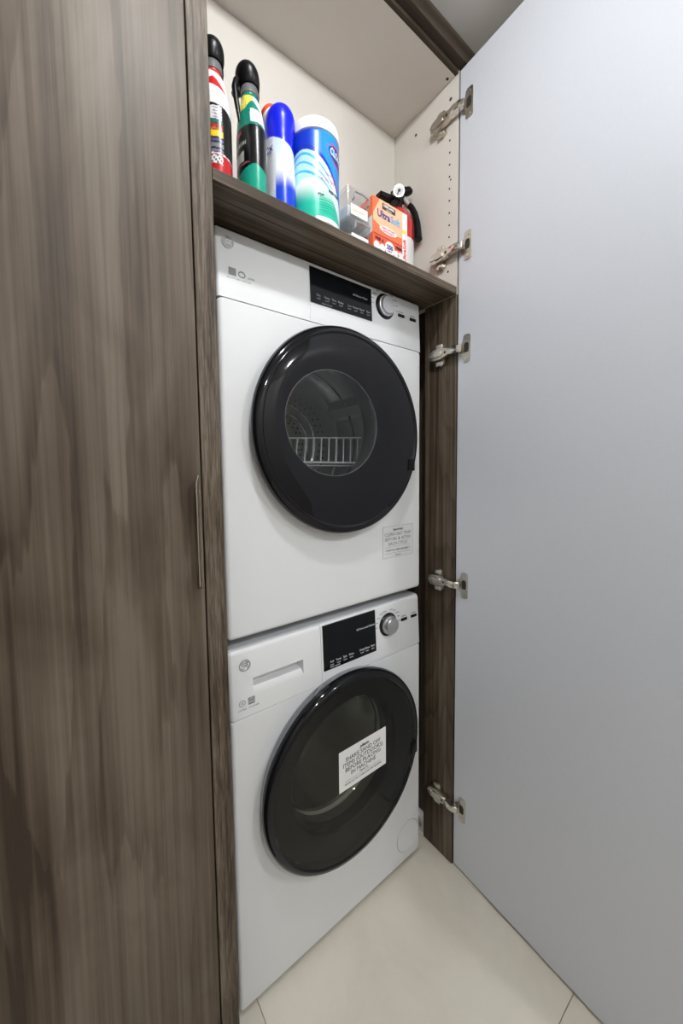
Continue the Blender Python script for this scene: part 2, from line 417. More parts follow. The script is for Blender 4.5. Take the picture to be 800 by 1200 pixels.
def hinge(z0, first=None, raised=0):
    """concealed hinge: cross plate and arm on the side panel, cup flange on the door"""
    og = (XO, -.05, z0)
    if first:
        c = copy_tree(first, lc); c.location = Vector(og)-ORG[lc.name]; return c
    X = XO
    b = NB()                                   # long arm body on the panel
    prism(b, [(-.006, z0-.011), (-.016, z0-.017), (-.044, z0-.0165), (-.062, z0-.010), (-.074, z0-.007), (-.074, z0+.010), (-.060, z0+.012), (-.044, z0+.017), (-.018, z0+.016), (-.006, z0+.009)], 0, X-.021, X-.0062)
    bmesh.ops.bevel(b, geom=b.edges[:], offset=.0018, segments=1, affect='EDGES')
    h = obj('hinge', b, 'nickel', lc, origin=og)
    b = NB(); prism(b, [(-.026, z0-.009), (-.052, z0-.007), (-.052, z0+.008), (-.026, z0+.010)], 0, X-.0245, X-.0211)
    bmesh.ops.bevel(b, geom=b.edges[:], offset=.0012, segments=1, affect='EDGES'); obj('arm_cover', b, 'nickel', h)
    b = NB()                                   # cross-shaped mounting plate under the arm
    prism(b, [(-.022, z0-.028), (-.040, z0-.033), (-.050, z0-.026), (-.048, z0+.026), (-.040, z0+.033), (-.026, z0+.030), (-.018, z0+.018), (-.016, z0-.018)], 0, X-.006, X-.0004)
    obj('mounting_plate', b, 'nickel', h)
    for z_ in (z0-.0245, z0+.0245):
        obj('plate_lug', box(NB(), X-.0125, X-.006, -.047, -.023, z_-.007, z_+.006, .0012, 1), 'nickel', h)
        obj('screw', cyl(NB(), (X-.0125, -.035, z_), (X-.0150, -.035, z_), .0045, seg=14), 'silver', h)
    for y_, r_ in ((-.018, .0050), (-.0095, .0038)):
        obj('screw', cyl(NB(), (X-.021, y_, z0), (X-.0235, y_, z0), r_, seg=14), 'silver', h)
    obj('adjusting_slot', cyl(NB(), (X-.0208, -.0615, z0), (X-.0214, -.0615, z0), .0036, seg=12), 'dark_recess', h, label='dark adjusting hole')
    b = NB()                                   # knuckle links bridging panel and door
    prism(b, [(X-.020, -.064), (X-.006, -.066), (X-.004, -.080), (X-.006, -.108), (X-.016, -.113), (X-.023, -.100), (X-.025, -.083)], 2, z0-.0095, z0+.0095)
    bmesh.ops.bevel(b, geom=b.edges[:], offset=.0018, segments=1, affect='EDGES')
    obj('knuckle', b, 'knuckle', h)
    xd = HX+math.sin(DA)*.024
    b = NB()                                   # flange screwed to the door
    P = [(-.110, z0-.033), (-.114, z0-.037), (-.127, z0-.037), (-.131, z0-.033), (-.131, z0+.033), (-.127, z0+.037), (-.114, z0+.037), (-.110, z0+.033), (-.108, z0+.020), (-.0985, z0+.013), (-.0985, z0-.013), (-.108, z0-.020)]
    prism(b, P, 0, xd-.0032, xd-.0002)
    obj('cup_flange', b, 'nickel', h)
    b = NB(); prism(b, [(-.1245, z0-.011), (-.1265, z0-.004), (-.1265, z0+.009), (-.1235, z0+.0150), (-.115, z0+.0150), (-.112, z0+.010), (-.112, z0-.011)], 0, xd-.0035, xd-.0033)
    obj('hinge_cup', b, 'dark_recess', h, label='dark hollow of the hinge cup')
    for dz in (-.028, .028):
        obj('screw', cyl(NB(), (xd-.0032, -.120, z0+dz), (xd-.0048, -.120, z0+dz), .0044, seg=14), 'silver', h)
    return h
h0 = hinge(2.189)
for z in (1.829, 1.556, .890, .205): hinge(z, h0)

# ------------------------------------------------------------------ tall cupboard at the left
tc = thing('tall_cupboard', 'tall walnut-fronted cupboard left of the laundry machines with slim metal edge pull', 'cabinet', (-.55, 0, 0))
obj('carcass', box(NB(), -1.105, -.0665, -.064, .64, 0, 2.297), 'wood_panel', tc)
d1 = obj('door', box(NB(), -.585, -.0690, -.087, -.0665, .010, 2.293, .001, 1), 'wood_door', tc, label='large flat walnut door with vertical grain')
obj('door', box(NB(), -1.104, -.5875, -.087, -.0665, .010, 2.293, .001, 1), 'wood_door', tc)
b = NB()                                       # folded edge pull: root on the door edge, lip leaning out to the left, chamfered ends
ra, rb = (-.0680, -.0775), (-.0815, -.106)
z0, z1 = 1.017, 1.222
th = .0013
A = [(ra[0], ra[1], z0), (rb[0], rb[1], z0+.012), (rb[0], rb[1], z1-.020), (ra[0], ra[1], z1)]
Bq = [(p[0]-th, p[1]+.0004, p[2]) for p in A]
loft(b, [A, Bq], True, (True, True))
hp = obj('edge_pull', b, 'alu', d1, label='slim champagne metal edge pull', smooth=False)

# ------------------------------------------------------------------ washer and dryer
W = .595
def lettering(parent, mat, rows, y, label=None, extra=None):
    b = NB()
    for (s, size, x, z, k) in rows: text_front(b, s, size, x, y, z, **k)
    if extra: extra(b)
    return obj('lettering', b, mat, parent, label=label, smooth=False, stuff=True)
def badge(parent, x, z, y, r=.0135, disc=False):
    b = NB(); lathe_y(b, x, z, [(r*.97, y), (r*.97, y-.0012), (r, y-.0016), (r*1.06, y-.0012), (r*1.06, y)], 40)
    for k in range(4):                         # four little scrolls round the monogram
        a0 = k*PI/2+.45
        pts = [(x+r*(.80-.10*i/8)*math.cos(a0+1.0*i/8), y-.0009, z+r*(.80-.10*i/8)*math.sin(a0+1.0*i/8)) for i in range(9)]
        tube(b, pts, r*.05, 5)
    text_front(b, 'GE', r*1.05, x, y-.0006, z, shear=.25, bold=.0001, width=r*1.15)
    o = obj('badge', b, 'paper_clear' if disc else 'print_grey', parent, label='round grey monogram badge')
    if disc:
        b = NB(); lathe_y(b, x, z, [(r*.97, y-.0002), (.0001, y-.0002)], 40); obj('badge_disc', b, 'badge_grey', o)
def knob(parent, x, z, y, dp=.022):
    b = NB(); lathe_y(b, x, z, [(.0, y-.003), (.0315, y-.003), (.0330, y-.0015), (.0330, y)], 48)
    k = obj('knob', b, 'black_gloss', parent, label='black ring round the dial')
    b = NB()
    lathe_y(b, x, z, [(.0265, y-.003), (.0265, y-.010), (.0235, y-.0105), (.0228, y-dp+.002), (.0212, y-dp), (.0001, y-dp)], 64)
    obj('dial', b, 'silver', k, label='silver control dial')
    b = NB()
    for i in range(18):
        a = PI*(.06+1.88*i/17)+PI/2
        if i % 1 == 0:
            px, pz = x+.0405*math.cos(a), z+.0405*math.sin(a)
            s = (.011 if i % 3 else .014)
            side = 1 if math.cos(a) > 0 else -1
            box(b, px+(0 if side > 0 else -s), px+(s if side > 0 else 0), y-.0003, y, pz-.0009, pz+.0009)
    obj('dial_marking', b, 'print_grey', k, stuff=True, label='grey programme markings round the dial')
def button(parent, x, z, y):
    b = NB(); box(b, x-.0125, x+.0125, y-.003, y, z-.0042, z+.0042, .0014, 2)
    o = obj('button', b, 'black', parent)
    b = NB(); box(b, x-.009, x+.009, y-.0003, y, z+.0085, z+.0105); obj('button_caption', b, 'print_grey', o)
def door_set(ap, cx, cz, off, kind):
    """round porthole door"""
    R = .246
    b = NB()
    lathe_y(b, cx, cz, [(R-.030, -.001), (R-.008, -.001), (R-.006, -.004), (R-.003, -off*.42), (R-.006, -off*.50)], 128)
    d = obj('door', b, 'ring_chrome', ap, label='grey metal back ring of the round door')
    b = NB()
    lathe_y(b, cx, cz, [(R-.010, -off*.44), (R-.001, -off*.52), (R, -off*.66), (R-.003, -off*.88), (R-.010, -off*1.02), (R-.017, -off*1.04), (R-.021, -off*.97), (R-.021, -off*.6)], 128)
    obj('rim', b, 'black_gloss', d, label='glossy black rim')
    b = NB()
    if kind == 'dryer':
        wr = .130; wc = (cx-.046, cz+.016)
        n = 128; rings = []
        for t in (0, .25, .5, .75, 1):          # dark annulus between rim and (slightly off-centre) window
            ring = []
            for i in range(n):
                a = 2*PI*i/n; ox, oz = cx+(R-.021)*math.cos(a), cz+(R-.021)*math.sin(a)
                ix, iz = wc[0]+wr*math.cos(a), wc[1]+wr*.93*math.sin(a)
                ring.append((ox+(ix-ox)*t, -off*(.97+.10*math.sin(t*PI)), oz+(iz-oz)*t))
            rings.append(ring)
        loft(b, rings)
        obj('dark_glass', b, 'black_gloss', d, label='black glass surround of the window')
        inner = [(p[0], p[1]+.0004, p[2]) for p in rings[-1]]
        b = NB(); c0 = (wc[0], -off*.99, wc[1])
        loft(b, [inner, [(c0[0]+(p[0]-c0[0])*.5, -off*.985, c0[2]+(p[2]-c0[2])*.5) for p in inner]], True, (False, True))
        obj('window_pane', b, 'tint_glass', d, label='see-through tinted window')
        b = NB(); tube(b, [(p[0], p[1]-.0008, p[2]) for p in inner[::2]], .0008, 6, True)
        obj('window_trim', b, 'rubber', d)
        b = NB(); lathe_y(b, wc[0], wc[1], [(wr+.004, -off*.6), (wr+.010, .015), (wr+.020, .035)], 96)
        obj('inner_bowl', b, 'rubber', d)
    else:
        lathe_y(b, cx, cz, [(R-.021, -off*.97), (.19, -off*1.02), (.12, -off*1.05), (.05, -off*1.06), (.0004, -off*1.06)], 128)
        obj('dark_glass', b, 'dark_glass', d, label='dark tinted front pane')
        b = NB(); lathe_y(b, cx, cz, [(R-.022, -off*.70), (.205, -off*.6), (.170, -off*.45), (.163, -off*.2), (.160, .01)], 96)
        obj('inner_ring', b, 'black', d)
        b = NB(); lathe_y(b, cx, cz, [(.163, -off*.4), (.155, .01), (.142, .045), (.115, .07), (.06, .082), (.0004, .084)], 96)
        obj('glass_bowl', b, 'bowl_glass', d, label='clear glass bowl behind the front pane')
    b = NB(); a = -.22 if kind == 'washer' else -.35
    for s in (0,):
        px, pz = cx+(R-.020)*math.cos(a), cz+(R-.020)*math.sin(a)
        box(b, px-.010, px+.012, -off*1.09, -off*.9, pz-.017, pz+.017, .003, 2)
    obj('door_grip', b, 'black', d)
    return d
def drum(ap, cx, cz, y0, y1, r, kind):
    b = NB()
    prof = [(.168, y0-.012), (r, y0+.004)]
    n = 14
    for i in range(n+1):
        y = y0+.01+(y1-y0-.02)*i/n; prof.append((r-(.004 if i % 4 == 2 else 0), y))
    prof += [(r-.02, y1), (.125, y1), (.12, y1-.006), (.105, y1-.006), (.10, y1), (.065, y1), (.06, y1-.006), (.05, y1-.006), (.045, y1), (.0004, y1)]
    lathe_y(b, cx, cz, prof, 96)
    d = obj('drum', b, 'steel', ap, label='metal drum seen through the door glass')
    b = NB()
    for ring, cnt in ((.055, 18), (.075, 24), (.0875, 30), (.135, 40), (.155, 44), (.175, 48)):
        for k in range(cnt):
            a = 2*PI*k/cnt; cyl(b, (cx+ring*math.cos(a), y1-.0007, cz+ring*math.sin(a)), (cx+ring*math.cos(a), y1+.0005, cz+ring*math.sin(a)), .0035, seg=6)
    obj('perforation', b, 'dark_recess', d, stuff=True, label='dark perforations in the drum back')
    for k in range(3):
        a = 2*PI*k/3+.5; b = NB()
        c, s = math.cos(a), math.sin(a)
        P = [((cx+c*(r-.003-h)-s*t), (cz+s*(r-.003-h)+c*t)) for t, h in ((-.035, 0), (-.015, .03), (.015, .03), (.035, 0))]
        prism(b, P, 1, y0+.03, y1-.03); obj('drum_baffle', b, 'steel', d)
    return d

# washer ----------------------------------------------------------------
ws = thing('washing_machine', 'white front-loading washing machine on the floor under the dryer, sand notice on its door', 'washing machine', (W/2, .28, 0))
b = NB(); holed_shell(b, 0, W, .015, .6920, .008, 0, .55, (.2973, .4676), .162, .05, .008)
obj('body', b, 'enamel', ws)
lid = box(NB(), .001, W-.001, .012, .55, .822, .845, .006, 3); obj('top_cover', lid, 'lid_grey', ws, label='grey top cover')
for x in (.06, W-.06):
    for y in (.06, .48):
        obj('foot', cyl(NB(), (x, y, 0), (x, y, .016), .022, .018, 20), 'black', ws)
obj('plinth_shadow_strip', box(NB(), .012, W-.012, .012, .018, .002, .0155), 'rubber', ws, label='dark strip standing in for the shade under the front edge').name = 'gap_shade_strip'  # shade of the gap below the body, built as a dark strip
def panel_bm(x0, x1, z0, z1, slant, split_left, split_right, y_back=.06, rb=.009):
    """control fascia: rounded top edge, ends rounded at the cabinet corners"""
    b = NB()
    prof = [(0, z0), (slant*.9, z1-rb)] + [(slant+rb-rb*math.cos(a), z1-rb+rb*math.sin(a)) for a in [PI/2*i/5 for i in range(1, 6)]] + [(y_back, z1), (y_back, z0)]
    def sect(x, ins): return [(x, y+(ins if y < y_back-.001 else 0), z-(ins*.3 if z > z1-.002 else 0)) for y, z in prof]
    xs = []
    if split_left: xs.append((x0, 0))
    else: xs += [(x0, .005), (x0+.0016, .0018), (x0+.005, 0)]
    if split_right: xs.append((x1, 0))
    else: xs += [(x1-.005, 0), (x1-.0016, .0018), (x1, .005)]
    loft(b, [sect(x, i) for x, i in xs], True, (True, True))
    return b
WS = .0075
def yface(z, z0, slant, h): return slant*.9*(z-z0)/h
# detergent drawer: front with a scooped grip
def drawer_bm(x0, x1, z0, z1, slant, rx0, rx1, rz0, rz1):
    b = NB(); h = z1-z0-.011
    Y = lambda z: slant*.9*min(1, (z-z0)/h)
    xs = [x0, x0+.0025, x0+.008, rx0-.004, rx0, rx1, rx1+.004, x1]
    def ins(x): return .008 if x == x0 else .0032 if x == x0+.0025 else 0
    zs = [z0, rz0-.003, rz0, rz1, rz1+.003, z1-.011, z1-.0072, z1-.0030, z1]
    exy = [0, 0, 0, 0, 0, 0, .0014, .0054, .011]
    V = [[b.verts.new((x, Y(z)+exy[j]+ins(x), z)) for j, z in enumerate(zs)] for x in xs]
    for i in range(len(xs)-1):
        for j in range(len(zs)-1):
            if xs[i] >= rx0 and xs[i+1] <= rx1 and zs[j] >= rz0 and zs[j+1] <= rz1: continue
            b.faces.new((V[i][j], V[i+1][j], V[i+1][j+1], V[i][j+1]))
    # scoop: deep at the top, lip sloping forward at the bottom
    i0, i1, j0, j1 = xs.index(rx0), xs.index(rx1), zs.index(rz0), zs.index(rz1)
    pr = [(rz0, Y(rz0)), (rz0+.012, .010), (rz0+.0145, .026), (rz1-.001, .030), (rz1, .026), (rz1, Y(rz1))]
    L = [V[i0][j0]]+[b.verts.new((rx0+.003, y, z)) for z, y in pr[1:-1]]+[V[i0][j1]]
    Rr = [V[i1][j0]]+[b.verts.new((rx1-.003, y, z)) for z, y in pr[1:-1]]+[V[i1][j1]]
    for k in range(len(pr)-1): b.faces.new((L[k], Rr[k], Rr[k+1], L[k+1]))
    b.faces.new(L); b.faces.new(Rr[::-1])
    # sides and back lip
    T = [V[i][-1] for i in range(len(xs))]; T2 = [b.verts.new((x, .05, z1)) for x in xs]
    for i in range(len(xs)-1): b.faces.new((T[i], T[i+1], T2[i+1], T2[i]))
    Lc = V[0]; L2 = [b.verts.new((x0, .05, z)) for z in zs]
    for j in range(len(zs)-1): b.faces.new((Lc[j+1], Lc[j], L2[j], L2[j+1]))
    bt = [V[i][0] for i in range(len(xs))]; b2 = [b.verts.new((x, .05, z0)) for x in xs]
    for i in range(len(xs)-1): b.faces.new((bt[i+1], bt[i], b2[i], b2[i+1]))
    return b
dr = obj('detergent_drawer', drawer_bm(0, .2312, .6937, .843, WS, .052, .180, .737, .772), 'enamel_plastic', ws)
badge(dr, .035, .806, .0045, .0118)
def energy_marks(b, x, z, y, flip=False):
    a, c = (x, x+.021) if not flip else (x+.021, x)
    tube(b, [(a+.0068*math.cos(t), y, z+.0068*math.sin(t)) for t in [2*PI*i/20 for i in range(20)]], .0006, 4, True)
    text_front(b, 'UL', .006, a, y-.0002, z)
    box(b, c-.0075, c+.0075, y-.0003, y, z-.0078, z+.0078)
    return (a, c)
b = NB(); energy_marks(b, .0255, .7255, .0008); text_front(b, 'LISTED  WASHER', .0045, .040, .0004, .7115, width=.048)
obj('certification_mark', b, 'print_grey', dr, stuff=True, label='small grey certification marks')
b = NB(); text_front(b, 'ENERGY', .0036, .0465, .0004, .7235, width=.012); tube(b, [(.0465+.004*math.cos(t), .0003, .728+.003*math.sin(t)) for t in [PI*i/8 for i in range(9)]], .0004, 4)
obj('mark_lettering', b, 'print_white', dr, stuff=True)
cp = obj('control_panel', panel_bm(.2322, W, .6937, .843, WS, True, False, rb=.011), 'enamel_plastic', ws)
def slab_on_face(x0, x1, z0, z1, zb, slant, h, t=.0012):
    b = NB(); ya, yb_ = yface(z0, zb, slant, h), yface(z1, zb, slant, h)
    P = [(ya-t, z0), (yb_-t, z1), (yb_+.002, z1), (ya+.002, z0)]
    return prism(b, P, 0, x0, x1)
obj('display', slab_on_face(.2375, .4135, .7225, .8365, .6935, WS, .1425), 'black_display', cp, label='black display panel')
rows = []
for s, x, z in (('Soil', .262, .7385), ('Temp', .283, .7385), ('Spin', .304, .7385), ('Extra', .325, .7385), ('Delay', .362, .7385), ('Rinse', .380, .7385), ('Start', .400, .7385)):
    rows += [(s, .0075, x, z+.003, {}), ('Level', .005, x, z-.005, {})]
rows += [('GE Front Load Washer', .0068, .375, .800, {}), ('Hold 3 seconds', .0050, .272, .7275, {})]
lettering(cp, 'print_white', rows, .0002, 'white captions on the display')
knob(cp, .462, .784, .0042)
for x in (.527, .569): button(cp, x, .783, .0040)
door_set(ws, .2973, .4676, .0443, 'washer')
drum(ws, .2973, .4676, .055, .42, .235, 'washer')
b = NB(); lathe_y(b, .2973, .4676, [(.1625, .006), (.158, .03), (.166, .045), (.158, .055)], 96); obj('gasket', b, 'rubber', ws)
b = NB(); lathe_y(b, .541, .093, [(.046, .0005), (.046, -.0010), (.0445, -.0018), (.0435, -.0008), (.0430, -.0008), (.0001, -.0008)], 56)
fc = obj('filter_cover', b, 'enamel_plastic', ws, label='round white pump filter cover')
obj('cover_seam', (lambda b: (tube(b, [(.541+.0472*math.cos(t), -.0001, .093+.0472*math.sin(t)) for t in [2*PI*i/64 for i in range(64)]], .0009, 5, True), b)[1])(NB()), 'print_lightgrey', fc)
lb = obj('notice_label', box(NB(), .243, .400, -.0497, -.0490, .4335, .5375), 'paper', ws, label='white notice about shaking sand off')
def lines_w(b):
    for z in (.4685, ): box(b, .262, .381, -.0500, -.0498, z, z+.0006)
lettering(lb, 'print_dark', [
    ('please', .0115, .324, .5245, dict(shear=.2, bold=.0003)),
    ('SHAKE SAND OFF', .0148, .3215, .5105, dict(width=.116)), ('ITEMS (OUTDOORS)', .0148, .3215, .4970, dict(width=.132)),
    ('BEFORE PLACING', .0148, .3215, .4835, dict(width=.117)), ('IN MACHINE', .0148, .3215, .4700, dict(width=.082)),
    ('Thank you', .0070, .3215, .4600, dict(shear=.2)), ('PLEASE DO NOT OVERLOAD THE MACHINE', .0058, .3215, .4465, dict(width=.122))], -.0499, extra=lambda b: box(b, .262, .381, -.0500, -.0498, .4535, .4540))
# dryer -----------------------------------------------------------------
ZD = .868
dy = thing('tumble_dryer', 'white tumble dryer stacked on the washing machine, wire rack behind its door glass', 'dryer', (W/2, .28, ZD))
b = NB(); holed_shell(b, 0, W, ZD, 1.5650, .008, 0, .55, (.2972, 1.3145), .170, .04, .009)
obj('body', b, 'enamel', dy)
for x in (.06, W-.06):
    for y in (.14, .48): obj('foot', cyl(NB(), (x, y, .8453), (x, y, ZD+.001), .02, .02, 20), 'black', dy)
DS = .0065
lp = obj('front_panel', panel_bm(0, .2140, 1.5662, 1.7025, DS, False, True, rb=.005), 'enamel_plastic', dy)
cp = obj('control_panel', panel_bm(.2148, W, 1.5662, 1.7025, DS, True, False, rb=.005), 'enamel_plastic', dy)
obj('top_cover', box(NB(), .001, W-.001, .0605, .55, 1.5655, 1.7025, .003, 1), 'enamel', dy)
badge(lp, .025, 1.675, .0041, .0118, True)
b = NB(); box(b, .0245, .0395, .0015, .0022, 1.613, 1.6275)
a_ = .052; tube(b, [(a_+.0068*math.cos(t), .0018, 1.6195+.0055*math.sin(t)) for t in [2*PI*i/20 for i in range(20)]], .0010, 4, True)
text_front(b, 'LISTED', .005, .072, .0020, 1.6165); text_front(b, 'CLOTHES DRYER', .0042, .046, .0018, 1.6075, width=.05)
obj('certification_mark', b, 'print_grey', lp, stuff=True, label='small grey certification marks')
obj('display', slab_on_face(.2160, .4055, 1.6105, 1.6925, 1.5665, DS, .1235), 'black_display', cp, label='black display panel')
rows = []
for s, x in (('Dry', .238), ('Temp', .262), ('Time', .283), ('Delay', .303), ('Less', .330), ('Extend', .350), ('Signal', .370), ('Start', .392)):
    rows += [(s, .0070, x, 1.6305, {}), ('Level', .0048, x, 1.6235, {})]
rows += [('GE Electric Dryer', .0066, .365, 1.6610, {}), ('Hold 3 seconds', .0046, .262, 1.6150, {})]
lettering(cp, 'print_lightgrey', rows, .0010, 'grey captions on the display')
knob(cp, .454, 1.661, .0045, .016)
for x in (.516, .563): button(cp, x, 1.652, .0042)
door_set(dy, .2972, 1.3145, .0404, 'dryer')
drum(dy, .2972, 1.3145, .045, .33, .235, 'dryer')
dd = bpy.data.objects['drum.001']
for r_, y_ in ((.118, .300), (.092, .305), (.205, .20)):
    b = NB(); tube(b, [(.2972+r_*math.cos(t), y_, 1.3145+r_*math.sin(t)) for t in [2*PI*i/64 for i in range(64)]], .0035, 6, True); obj('drum_ring', b, 'chrome', dd)
b = NB()                                        # wire drying rack
yr = .062; rw = .0022
tube(b, [(.165, yr, 1.2440), (.424, yr, 1.2440)], .0030); tube(b, [(.165, yr+.006, 1.2365), (.424, yr+.006, 1.2365)], rw)
tube(b, [(.19, yr+.012, 1.3040), (.424, yr+.012, 1.3160)], rw)
for i in range(10):
    x = .180+.0245*i; tube(b, [(x, yr, 1.2440), (x+.012, yr+.012, 1.3045+.012*(x-.18)/.24)], rw*.9)
arc = [(.424, yr-.004, 1.236), (.426, yr-.004, 1.27), (.425, yr-.004, 1.31)]+[(.292+(.132)*math.cos(t), yr-.004, 1.335+(.148)*math.sin(t)) for t in [1.45*i/14 for i in range(1, 15)]]
tube(b, arc, .0030)
obj('drying_rack', b, 'white_wire', dy, label='white wire drying rack in the drum')
lb = obj('notice_label', box(NB(), .4385, .5600, -.0007, -.0001, .9760, 1.0660), 'paper_clear', dy, label='pale notice about the lint trap')
def lint_lines(b):
    for z in (1.0060, .9885): box(b, .448, .548, -.0010, -.0008, z, z+.0007)
    for x0, x1, z0, z1 in ((.4387, .5598, .9762, .9768), (.4387, .5598, 1.0652, 1.0658), (.4387, .4393, .9762, 1.0658), (.5592, .5598, .9762, 1.0658)): box(b, x0, x1, -.0010, -.0008, z0, z1)
lettering(lb, 'print_grey', [
    ('important', .0095, .4985, 1.0555, dict(bold=.0004, shear=.2)),
    ('CLEAN LINT TRAP', .0135, .4985, 1.0420, dict(width=.105)), ('BEFORE & AFTER', .0135, .4985, 1.0285, dict(width=.102)), ('EACH CYCLE', .0135, .4985, 1.0150, dict(width=.075)),
    ('+ LINT IS A FIRE HAZARD +', .0072, .4985, .9970, dict(bold=.0002, width=.100)), ('thank you', .0060, .4985, .9825, dict(shear=.2))], -.0009, extra=lint_lines)

# small white plastic stub on the floor by the right panel
st = obj('pipe_stub', lathe_z and (lambda b: (tube(b, [(.664, .040, .0), (.664, .040, .028), (.664, .043, .038), (.664, .052, .043), (.664, .10, .043)], .0105, 14), b)[1])(NB()), 'white_plastic', None, origin=(.664, .040, 0))
st['label'] = 'small white plastic hose end on the floor between washing machine and walnut panel'; st['category'] = 'hose'

# ------------------------------------------------------------------ things on the shelf
def smoothstep(a, b, x):
    t = max(0, min(1, (x-a)/(b-a))); return t*t*(3-2*t)
def lerp3(a, b, t): return tuple(x+(y-x)*t for x, y in zip(a, b))
def camang(c): return math.atan2(CAM.y-c[1], CAM.x-c[0])
def view_s(co, ca):
    """signed angle round the thing, 0 facing the room, positive to the right as seen from there"""
    a = math.atan2(co.y, co.x)-ca
    return (a+PI) % (2*PI)-PI
def dense(prof, per=.0016):
    out = [prof[0]]
    for p, q in zip(prof, prof[1:]):
        n = max(1, int(abs(q[2]-p[2])/per))
        for i in range(1, n+1): out.append(tuple(a+(b-a)*i/n for a, b in zip(p, q)))
    return out
def spline_prof(keys, per=.0016):
    """smooth (cubic) interpolation of (rx, ry, z) keys"""
    out = []
    for i in range(len(keys)-1):
        p0, p1, p2, p3 = keys[max(0, i-1)], keys[i], keys[i+1], keys[min(len(keys)-1, i+2)]
        n = max(1, int(abs(p2[2]-p1[2])/per))
        for k in range(n):
            t = k/n
            out.append(tuple(.5*((2*b)+(-a+c)*t+(2*a-5*b+4*c-d)*t*t+(-a+3*b-3*c+d)*t**3) for a, b, c, d in zip(p0, p1, p2, p3)))
    out.append(keys[-1]); return out
def wrap_text(b, s, size, c, ca, sang, z, rx, ry, eps=.0004, tilt=0, **k):
    t = text_bm(s, size, depth=0, **k)
    ct, stt = math.cos(tilt), math.sin(tilt)
    for v in t.verts:
        x, zz = v.co.x*ct-v.co.y*stt, v.co.x*stt+v.co.y*ct
        a = ca+sang+x/((rx+ry)/2)
        v.co = Vector((c[0]+(rx+eps)*math.cos(a), c[1]+(ry+eps)*math.sin(a), c[2]+z+zz))
    merge(b, t)
SH = ZST+.0004
def spray_bottle(c, label, fn, k, tr):
    t = thing('spray_bottle', label, 'bottle', c, 'spray bottles on the shelf')
    ca = camang(c)
    keys = [(.019*k, .033, 0), (.0235*k, .039, .004), (.0250*k, .041, .03), (.0255*k, .041, .11), (.0250*k, .039, .140), (.0225*k, .030, .172), (.0180*k, .021, .196), (.0160, .016, .206), (.0155, .0155, .211)]
    b = NB(); lathe_z(b, c, spline_prof(keys, .0013), 120)
    o = obj('bottle_body', b, 'printed', t); paint(o, lambda co: fn(co.z, view_s(Vector((co.x/(.0250*k), co.y/.041, 0)), ca)))
    b = NB(); lathe_z(b, c, [(.0155, .0155, .2113), (.0168, .0168, .2125), (.0165, .0165, .226), (.0155, .0155, .2278)], 32)
    obj('collar', b, 'grey_collar', t)
    # trigger head: broad rounded hood seen from its back, nozzle and trigger pointing away to the left
    hd = NB()
    sect = spline_prof([(.0182, .0190, .2280), (.0200, .0220, .2330), (.0215, .0255, .242), (.0212, .0270, .252), (.0185, .024, .2610), (.0125, .017, .2675), (.003, .004, .2700)], .0016)
    lathe_z(hd, c, [(q[0], q[1], q[2], (q[2]-.228)*tr[2], (q[2]-.228)*.12) for q in sect], 36)
    q = lambda x, y, z: (c[0]+x, c[1]+y, c[2]+z)
    tube(hd, [q(.002, .003, .254), q(.0075, .004, .240), q(.0095, .005, .226), q(.0098, .006, .214), q(.009, .007, .207)], [.012, .0135, .0125, .0105, .007], 14)
    h = obj('sprayer_head', hd, 'black', t)
    b = NB(); dx, y0 = tr[:2]
    tube(b, [q(dx+.008, y0+.004, .242), q(dx, y0+.002, .232), q(dx-.004, y0, .216), q(dx-.002, y0, .198), q(dx, y0-.002, .180), q(dx+.003, y0-.002, .158)], [.0050, .0062, .0062, .0052, .0046, .003], 10)
    obj('trigger', b, 'black', t)
    b = NB(); tube(b, [q(0, .014, .248), q(-.008, .036, .250), q(-.012, .048, .250)], [.011, .009, .007], 14); obj('nozzle', b, 'black', t)
    return t
RED, WHT, BLK, GRN, YEL = (.50, .015, .02), (.80, .80, .79), (.005, .005, .006), (.004, .20, .14), (.80, .72, .12)
def red_fn(z, s):
    z = z+.004*s
    if z < .047: return RED if not (-.35 < s < .30) or not (.031 < z < .045) else (WHT if (int(z/.0035)+int((s+5)/.11)) % 3 else (.05, .05, .05))
    if z < .049: return WHT
    if z < .131-.004*s:
        if -.62 < s < .36:
            for a, b_, col in ((.050, .055, (.18, .17, .25)), (.058, .065, (.22, .22, .25)), (.068, .0725, (.10, .10, .30)), (.0755, .086, (.85, .62, .03)), (.087, .091, (.55, .12, .06)), (.0915, .0975, (.35, .04, .03)), (.098, .104, (.02, .16, .13))):
                if a < z < b_: return col
            if .105 < z < .127 and s < .30:
                return WHT if not (s > -.20 and int(z/.0026) % 2) else (.30, .28, .36)
        return BLK
    if z < .168-.006*s: return WHT if not (.136 < z < .142 and int((s+4)*30) % 3 == 0) else (.62, .60, .60)
    if z < .189-.024*abs(s+.15)**1.5: return RED
    if z < .2045: return WHT
    return RED
def grn_fn(z, s):
    z = z+.003*s
    if z < .066-.010*abs(s): return (.01, .33, .22)
    if z < .136:
        if s < -.35:
            if .074 < z < .092 and s < -.72: return (.62, .62, .58)
            if .103 < z < .110 and s < -.55 and int((s+5)*22) % 2: return (.5, .5, .5)
            if .068 < z < .0705: return (.35, .12, .12)
            if .124 < z < .131 and -1.15 < s < -.85: return (.5, .05, .08)
        return BLK
    if z < .141: return GRN
    if z < .170: return WHT if s > -.22 else GRN
    if z < .190-.034*abs(s-.05)**1.6 and s > -.75: return GRN
    if z < .2035:
        if s < .15: return YEL if not (s < -.40 and int(z/.003) % 2 and int((s+6)*14) % 3 == 0) else (.35, .30, .05)
        return WHT
    return GRN
spray_bottle((-.0025, -.020, SH), 'black spray bottle with red and white label and colour stripes, leftmost on the walnut shelf', red_fn, 1.12, (-.012, .026, -.02))
